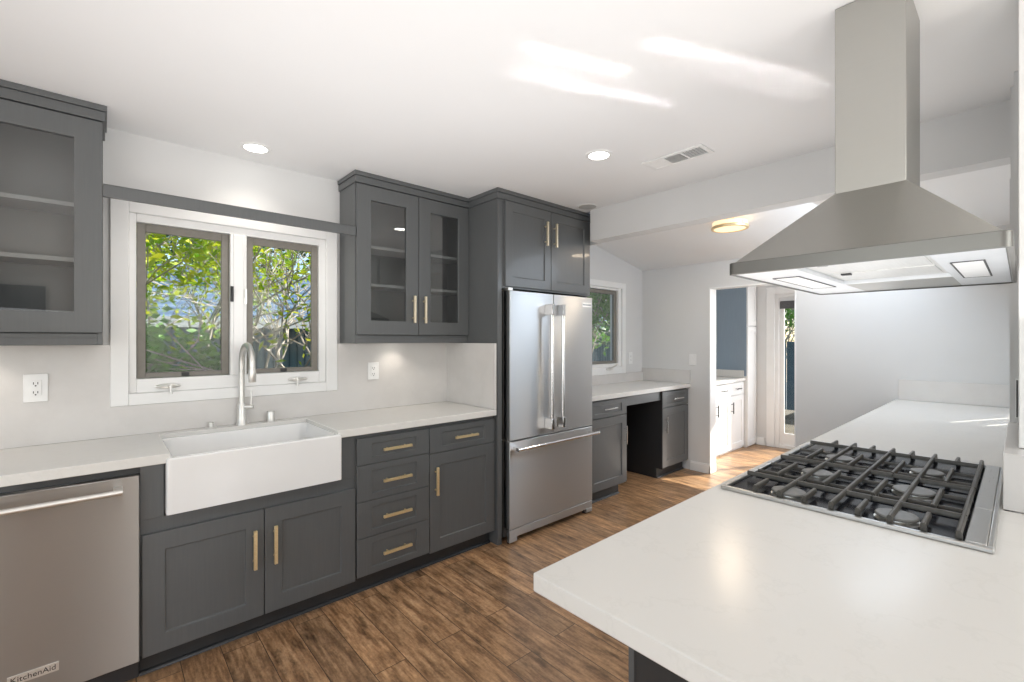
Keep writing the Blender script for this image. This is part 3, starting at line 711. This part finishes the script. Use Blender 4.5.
# underside: ledges around a recessed filter bay
u = MB(); fz = hz0+.004; bx0, bx1, by0, by1 = 1.50, 2.05, .150, .440
X0, X1, Y0, Y1 = hx0+rw, hx1-rw, hy0+rw, hy1-rw
u.box(X0, X1, Y0, by0, fz, fz+.004).box(X0, X1, by1, Y1, fz, fz+.004).box(X0, bx0, by0, by1, fz, fz+.004).box(bx1+.0, bx1+.02, by0, by1, fz, fz+.004)
u.build('underside_panel', UNDER, t)
u = MB().box(bx1+.02, X1, by0, by1, fz, fz+.004).build('far_strip', HOODST, t)  # far strip of the underside in darker steel
u = MB(); u.box(bx0, bx0+.004, by0, by1, fz+.004, fz+.03).box(bx1, bx1+.004, by0, by1, fz+.004, fz+.03).box(bx0, bx1, by0-.004, by0, fz+.004, fz+.03).box(bx0, bx1, by1, by1+.004, fz+.004, fz+.03)
u.build('filter_bay', UNDER, t)
for a, b in ((bx0+.002, (bx0+bx1)/2-.002), ((bx0+bx1)/2+.002, bx1-.002)):
    f = MB().box(a, b, by0+.002, by1-.002, fz+.012, fz+.024)
    f.box(a+.018, b-.018, by0+.018, by1-.018, fz+.010, fz+.013)
    fo = f.build('grease_filter', FILTER, t, .001)
    MB().box(a+.02, a+.045, by1-.07, by1-.045, fz+.005, fz+.010).build('latch', DARK, fo)
for (a, b, c, d) in ((1.68, 2.12, .062, .128), (1.68, 2.12, .480, .560)):
    fr = MB(); q = .004
    fr.box(a, b, c, c+q, fz-.002, fz).box(a, b, d-q, d, fz-.002, fz).box(a, a+q, c+q, d-q, fz-.002, fz).box(b-q, b, c+q, d-q, fz-.002, fz)
    fr.build('lamp_frame', DARK, t); MB().box(a+q, b-q, c+q, d-q, fz-.0015, fz-.0002).build('lamp_lens', WPLAS, t)

# ------------------------------------------------------------------ ceiling fittings
def downlight(x, y, label, power, on=True):
    t = thing('recessed_light', label, 'ceiling light', (x, y, CE), 'recessed ceiling lights')
    MB().lathe((x, y, CE-.006), [(.054, .005), (.056, 0), (.072, .002), (.075, .0055)], 32, False).build('trim_ring', WPLAS, t)
    MB().lathe((x, y, CE-.0045), [(.001, 0), (.055, 0), (.055, .003)], 32, False).build('lens', LAMPON, t)
    ld = bpy.data.lights.new('recessed_lamp', 'SPOT'); ld.energy = power; ld.spot_size = math.radians(125); ld.spot_blend = .7; ld.shadow_soft_size = .05; ld.color = (1, .93, .84)
    lo = bpy.data.objects.new('recessed_lamp', ld); COL.objects.link(lo); lo.location = (x, y, CE-.02)
downlight(2.055, 1.57, 'lit recessed downlight in the ceiling, near the air vent', 16)
downlight(.61, 2.735, 'lit recessed downlight in the ceiling just above the window wall', 6)
t = thing('ceiling_speaker', 'round off-white ceiling speaker grille above the refrigerator corner', 'ceiling speaker', (2.80, 2.25, CE))
SPK = mat('speaker_grille', (.55, .55, .52), .7); vary(SPK, coords(SPK), 300, (.42, .42, .40), (.6, .6, .58))
MB().lathe((2.79, 2.24, CE-.005), [(.068, .001), (.070, 0), (.080, .001), (.082, .0045)], 32, False).build('trim_ring', WPLAS, t)
MB().lathe((2.79, 2.24, CE-.004), [(.001, 0), (.069, .001)], 32, False).build('grille', SPK, t)
# air vent
vx0, vx1, vy0, vy1 = 2.330, 2.484, 1.117, 1.476
t = thing('air_vent', 'white rectangular ceiling air vent with three louvred sections', 'air vent', ((vx0+vx1)/2, (vy0+vy1)/2, CE))
mb = MB(); q = .022; z0, z1 = CE-.009, CE-.0005
mb.box(vx0, vx1, vy0, vy0+q, z0, z1).box(vx0, vx1, vy1-q, vy1, z0, z1).box(vx0, vx0+q, vy0+q, vy1-q, z0, z1).box(vx1-q, vx1, vy0+q, vy1-q, z0, z1)
secs = [vy0+q, vy0+q+.100, vy0+q+.112, vy0+q+.208, vy0+q+.220, vy1-q]
mb.box(vx0+q, vx1-q, secs[1], secs[2], z0, z1).box(vx0+q, vx1-q, secs[3], secs[4], z0, z1)
mb.build('frame', WPLAS, t, .002)
MB().box(vx0+q, vx1-q, vy0+q, vy1-q, CE-.0025, CE-.0008).build('duct_opening', VENTG, t)
for i, (a, b) in enumerate(((secs[0], secs[1]), (secs[2], secs[3]), (secs[4], secs[5]))):
    mb = MB()
    if i == 0:
        for k in range(8):
            xx = vx0+q+.007+k*.0135; mb.rings([[(xx-.0035, yy, z0+.001), (xx+.0005, yy, z1-.001), (xx+.002, yy, z1-.001), (xx-.002, yy, z0+.001)] for yy in (a, b)], True, False)
        for k in range(5):
            yy = a+.015+k*.018; mb.box(vx0+q, vx1-q, yy-.001, yy+.001, z0+.002, z1-.002)
    elif i == 1:
        for k in range(12):
            xx = vx0+q+.004+k*.0092; mb.rings([[(xx-.0035, yy, z0+.001), (xx+.0015, yy, z1-.001), (xx+.0030, yy, z1-.001), (xx-.002, yy, z0+.001)] for yy in (a, b)], True, False)
    else:
        for k in range(14):
            yy = a+.004+k*.0078; mb.rings([[(xx, yy-.0055, z0+.003), (xx, yy+.0038, z0+.0008), (xx, yy+.0045, z0+.002), (xx, yy-.005, z0+.0045)] for xx in (vx0+q, vx1-q)], True, False)
    mb.build('louvre', WPLAS, t)
# flush ceiling lamp in the desk area, hanging level below the sloped ceiling
lx, ly = 3.80, 1.585; lz = 2.300
t = thing('flush_ceiling_lamp', 'round brass rimmed ceiling lamp glowing warm under the sloped ceiling', 'ceiling light', (lx, ly, lz))
MB().lathe((lx, ly, lz), [(.118, .002), (.118, -.004), (.138, -.004), (.140, 0), (.140, .014), (.136, .018), (.118, .016)], 48, False).build('rim', BRASS, t)
MB().lathe((lx, ly, lz), [(.001, -.001), (.119, -.001)], 48, False).build('diffuser', LAMPWARM, t)
MB().lathe((lx, ly, lz), [(.131, .016), (.131, .050), (.03, .054)], 48, False).build('shade', LAMPWARM, t)
MB().tube([(lx, ly, lz+.03), (lx, ly, slope(lx))], .03, 20).build('canopy', BRASS, t)
MB().tube([(lx-.05, ly-.118, lz+.005), (lx-.05, ly-.118, lz+.045)], .004, 8).build('finial', BRASS, t)
ld = bpy.data.lights.new('flush_lamp', 'AREA'); ld.shape = 'DISK'; ld.size = .22; ld.energy = 5; ld.color = (1, .8, .58)
lo = bpy.data.objects.new('flush_lamp', ld); COL.objects.link(lo); lo.location = (lx, ly, lz-.01)

# added mid-air lamps for sunlight thrown back up onto the ceiling by the polished counter: narrow parallel beams along the sun's own bearing
UP = Vector((-.737, .356, .574))
for (ax, ay), (bx_, by_), wd, k, pw in (((1.163, 1.31), (1.855, 1.02), .035, .5, .06), ((1.12, 1.155), (1.497, 1.019), .05, .5, .055), ((1.371, .873), (2.184, .516), .045, .5, .060), ((1.70, .83), (2.25, .60), .03, .5, .022)):
    m_ = Vector(((ax+bx_)/2, (ay+by_)/2, CE)) - UP*2.604*k; l_ = math.hypot(bx_-ax, by_-ay)
    o = area('sun_streak_lamp', m_, UP, 1, 1, pw, (1, .98, .95), 4)
    zax = -UP.normalized(); xax = Vector((bx_-ax, by_-ay, 0)); xax = (xax - zax*xax.dot(zax)); o.data.size = l_*.57; o.data.size_y = wd
    xax.normalize(); yax = zax.cross(xax)
    o.rotation_euler = Matrix((xax, yax, zax)).transposed().to_euler()

# ------------------------------------------------------------------ laundry room beyond the doorway
t = thing('laundry_cabinet', 'white shaker base cabinet seen through the far doorway', 'cabinet', (5.6, 2.7, 0))
MB().box(4.90, 6.185, 2.42, 2.99, 0, .862).build('body', WHITE, t, .001)
ws = [4.92, 5.34, 5.76, 6.18]
for a, b in zip(ws, ws[1:]):
    d = shaker(MB(), a+.003, b-.003, .03, .690, 2.40, st=.065).build('door', WHITE, t, .0015); H((a+.035, 2.40, .48), (a+.035, 2.40, .62), d, VENTG, r=.006)
    d = shaker(MB(), a+.003, b-.003, .700, .850, 2.40, st=.06, rz=.034).build('drawer', WHITE, t, .0015); H(((a+b)/2-.07, 2.40, .775), ((a+b)/2+.07, 2.40, .775), d, VENTG, r=.006)
tag(MB().box(4.90, 6.185, 2.38, 2.99, .864, .90).build('countertop', QUARTZ, bevel=.002), 'white countertop on the laundry cabinet seen through the doorway', 'countertop')
tag(MB().box(4.90, 6.18, 2.975, 2.997, .902, .995).box(6.165, 6.185, 2.40, 2.975, .902, .995).build('backsplash', QUARTZ), 'low white upstand above the laundry countertop', 'backsplash')
t = thing('pantry_cabinet', 'tall white pantry cabinet with blue shade painted on its side panel beyond the doorway', 'cabinet', (6.34, 2.7, 0))
MB().box(6.20, 6.495, 2.38, 2.99, 0, 2.38).build('body', WHITE, t, .001)
MB().box(6.188, 6.198, 2.375, 2.99, .92, 2.38).build('side_panel', PANTRYSHADE, t)
for z0, z1 in ((.02, 1.565), (1.575, 2.37)):
    shaker(MB(), 6.205, 6.490, z0, z1, 2.36, st=.06).build('door', WHITE, t, .0015)
# sliding glass door
d1 = bpy.data.objects.new('door_1', None); COL.objects.link(d1); d1.location = (6.5, 1.35, 0); struct(d1)
mb = MB().box(6.482, 6.50, 2.14, 2.235, 0, 2.075).box(6.482, 6.50, .455, .55, 0, 2.075).box(6.482, 6.50, .55, 2.14, 1.98, 2.075); mb.build('casing', WHITE, d1, .003)
MB().box(6.505, 6.60, 2.095, 2.14, 0, 1.98).box(6.505, 6.60, .55, .595, 0, 1.98).box(6.505, 6.60, .595, 2.095, 1.94, 1.98).box(6.505, 6.60, .595, 2.095, 0, .04).build('frame', WHITE, d1, .002)
for a, b, x in ((1.34, 2.095, 6.53), (.595, 1.40, 6.56)):
    s = MB().box(x, x+.025, a, a+.055, .04, 1.94).box(x, x+.025, b-.055, b, .04, 1.94).box(x, x+.025, a+.055, b-.055, .04, .19).box(x, x+.025, a+.055, b-.055, 1.885, 1.94).build('door_panel', WHITE, d1, .002)
    MB().box(x+.010, x+.014, a+.05, b-.05, .18, 1.89).build('pane', GLASS, s)
t = thing('roller_shade', 'dark grey rolled up shade at the top of the sliding glass door', 'roller shade', (6.50, 1.9, 1.83))
ROLL = mat('dark_shade_fabric', (.09, .09, .095), .8); vary(ROLL, coords(ROLL), 60, (.08, .08, .085), (.12, .12, .125))
MB().tube([(6.505, 1.36, 1.868), (6.505, 2.075, 1.868)], .022, 16).build('roll', ROLL, t)
MB().box(6.483, 6.487, 1.36, 2.075, 1.80, 1.868).box(6.480, 6.490, 1.36, 2.075, 1.79, 1.802).build('hem', ROLL, t)

# ------------------------------------------------------------------ outdoors
struct(MB().box(-14, 20, 3.14, 26, -.5, -.3).box(6.65, 20, -12, 3.14, -.5, -.12).build('floor', SOIL))
def leaf_cluster(mb, p, n, spread, size, rnd):
    for _ in range(n):
        if p.y < 3.45 and p.x < 6.6: return
        c_ = p + Vector((rnd.gauss(0, spread), max(rnd.gauss(0, spread), -.12), rnd.gauss(0, spread)))
        u_ = Vector((rnd.gauss(0, 1), rnd.gauss(0, 1), rnd.gauss(0, .5)-.2)).normalized(); v_ = u_.cross(Vector((rnd.gauss(0, 1), rnd.gauss(0, 1), rnd.gauss(0, 1)))).normalized()
        nn = u_.cross(v_); l = size*rnd.uniform(.7, 1.3); w_ = l*.22
        a = mb.b.verts.new(c_); b = mb.b.verts.new(c_+u_*l*.45+v_*w_+nn*.004); e = mb.b.verts.new(c_+u_*l); f = mb.b.verts.new(c_+u_*l*.45-v_*w_+nn*.004)
        mb.b.faces.new([a, b, e]); mb.b.faces.new([a, e, f])
def shrub(name, label, base, height, spread, seed, lm, n_main=6, leaves=7, size=.07, leafy=1.0, lean=(0, 0), cat='shrub'):
    rnd = random.Random(seed); t = thing(name, label, cat, base); br = MB(); lf = MB(); base = Vector(base)
    def grow(p, d, l, r, depth):
        q = p + d*l
        if q.y < 3.45 and q.x < 6.6: q.y = 3.45 + rnd.random()*.1; 
        mid = (p+q)/2 + Vector((rnd.gauss(0, l*.06), rnd.gauss(0, l*.06), 0))
        br.tube([p, mid, q], [r, r*.85, r*.65], 6 if depth < 2 else 4, False)
        if depth >= 2 and rnd.random() < leafy: leaf_cluster(lf, q, leaves, spread*.10, size, rnd); leaf_cluster(lf, mid, leaves//2, spread*.09, size, rnd)
        if depth < 4:
            for _ in range(3 if depth < 3 else 2):
                nd = (d + Vector((rnd.gauss(0, .55), rnd.gauss(0, .55), rnd.gauss(.1, .35)))).normalized(); grow(q, nd, l*rnd.uniform(.6, .82), r*.62, depth+1)
    for k in range(n_main):
        a = 2*PI*k/n_main + rnd.random(); d = Vector((math.cos(a)*spread*.35+lean[0], math.sin(a)*spread*.35+lean[1], 1)).normalized()
        grow(base + Vector((rnd.gauss(0, .05), rnd.gauss(0, .05), 0)), d, height*.30, .013*height/2, 0)
    br.build('branches', BARK, t); lf.build('foliage', lm, t); return t
shrub('leafy_shrub', 'tall shrub with lime green leaves filling the left window pane', (.18, 4.6, -.3), 3.7, .9, 3, LEAF_Y, 6, 14, .072, .66)
shrub('leafy_shrub', 'dark green shrub in the lower left of the window view', (-.05, 3.9, -.3), 2.1, .6, 11, LEAF_G, 5, 12, .075, .85)
shrub('leafy_shrub', 'bare branched shrub with few lime leaves behind the right window pane', (1.35, 4.6, -.3), 3.5, .9, 21, LEAF_Y, 5, 5, .06, .16)
shrub('garden_tree', 'dense green tree outside the small desk window', (5.1, 4.7, -.3), 4.0, 1.0, 5, LEAF_G, 6, 12, .10, .9, cat='tree')
shrub('garden_tree', 'green tree outside the sliding glass door', (11.2, 4.2, -.3), 4.2, 1.6, 9, LEAF_G, 5, 12, .14, .8, cat='tree')
# neighbour's house with blue-grey roof
t = thing('neighbour_house', 'low neighbouring house with blue grey metal roof beyond the shrubs', 'house', (2, 8.5, -.3))
MB().box(-7, 16, 7.0, 11.3, -.3, 1.56).build('wall', FENCE, t)
mb = MB(); R = []
for x in (-7.4, 16.4): R.append([(x, 6.5, 1.58), (x, 6.5, 1.64), (x, 9.0, 2.58), (x, 11.5, 1.64), (x, 11.5, 1.58)])
mb.rings(R, True, False).build('roof', ROOFB, t)
MB().box(-7.4, 16.4, 6.44, 6.5, 1.54, 1.66).build('gutter', GUTTER, t)
def hill_tree(x, y, h, sd_, lm, label):
    rnd = random.Random(sd_); t = thing('garden_tree', label, 'tree', (x, y, -.3)); mb = MB().tube([(x, y, -.3), (x+.1, y, h*.6), (x, y, h)], [.14, .1, .05], 8); mb.build('trunk', BARK, t)
    lf = MB()
    for _ in range(210):
        a = rnd.random()*2*PI; rr_ = rnd.random()**.5*1.9; zz = h*.35 + rnd.random()*h*.8
        leaf_cluster(lf, Vector((x+math.cos(a)*rr_, y+math.sin(a)*rr_, zz)), 14, .22, .20, rnd)
    lf.build('foliage', lm, t)
for i, (x, y, h, lm) in enumerate(((-1.0, 13.5, 5.0, LEAF_G), (2.2, 14.0, 4.2, LEAF_D), (5.2, 13.6, 4.8, LEAF_D), (8.4, 14, 5.2, LEAF_G), (12, 13.5, 5, LEAF_D), (15.8, 14, 5.6, LEAF_G))):
    hill_tree(x, y, h, 40+i, lm, ['hill tree behind the blue roof, leftmost in the window view', 'dark hill tree behind the blue roof, left of the faucet', 'dark hill tree above the roof in the right window pane', 'hill tree above the roof at the right pane edge', 'dark hill tree behind the roof toward the desk window', 'hill tree behind the roof seen from the desk window'][i])
mb = MB()
for k in range(40): mb.box(11.0, 11.03, -5+k*.3, -5+k*.3+.285, -.12, 1.35)
tag(mb.build('garden_fence', FENCE), 'blue grey board fence beyond the sliding glass door', 'fence')
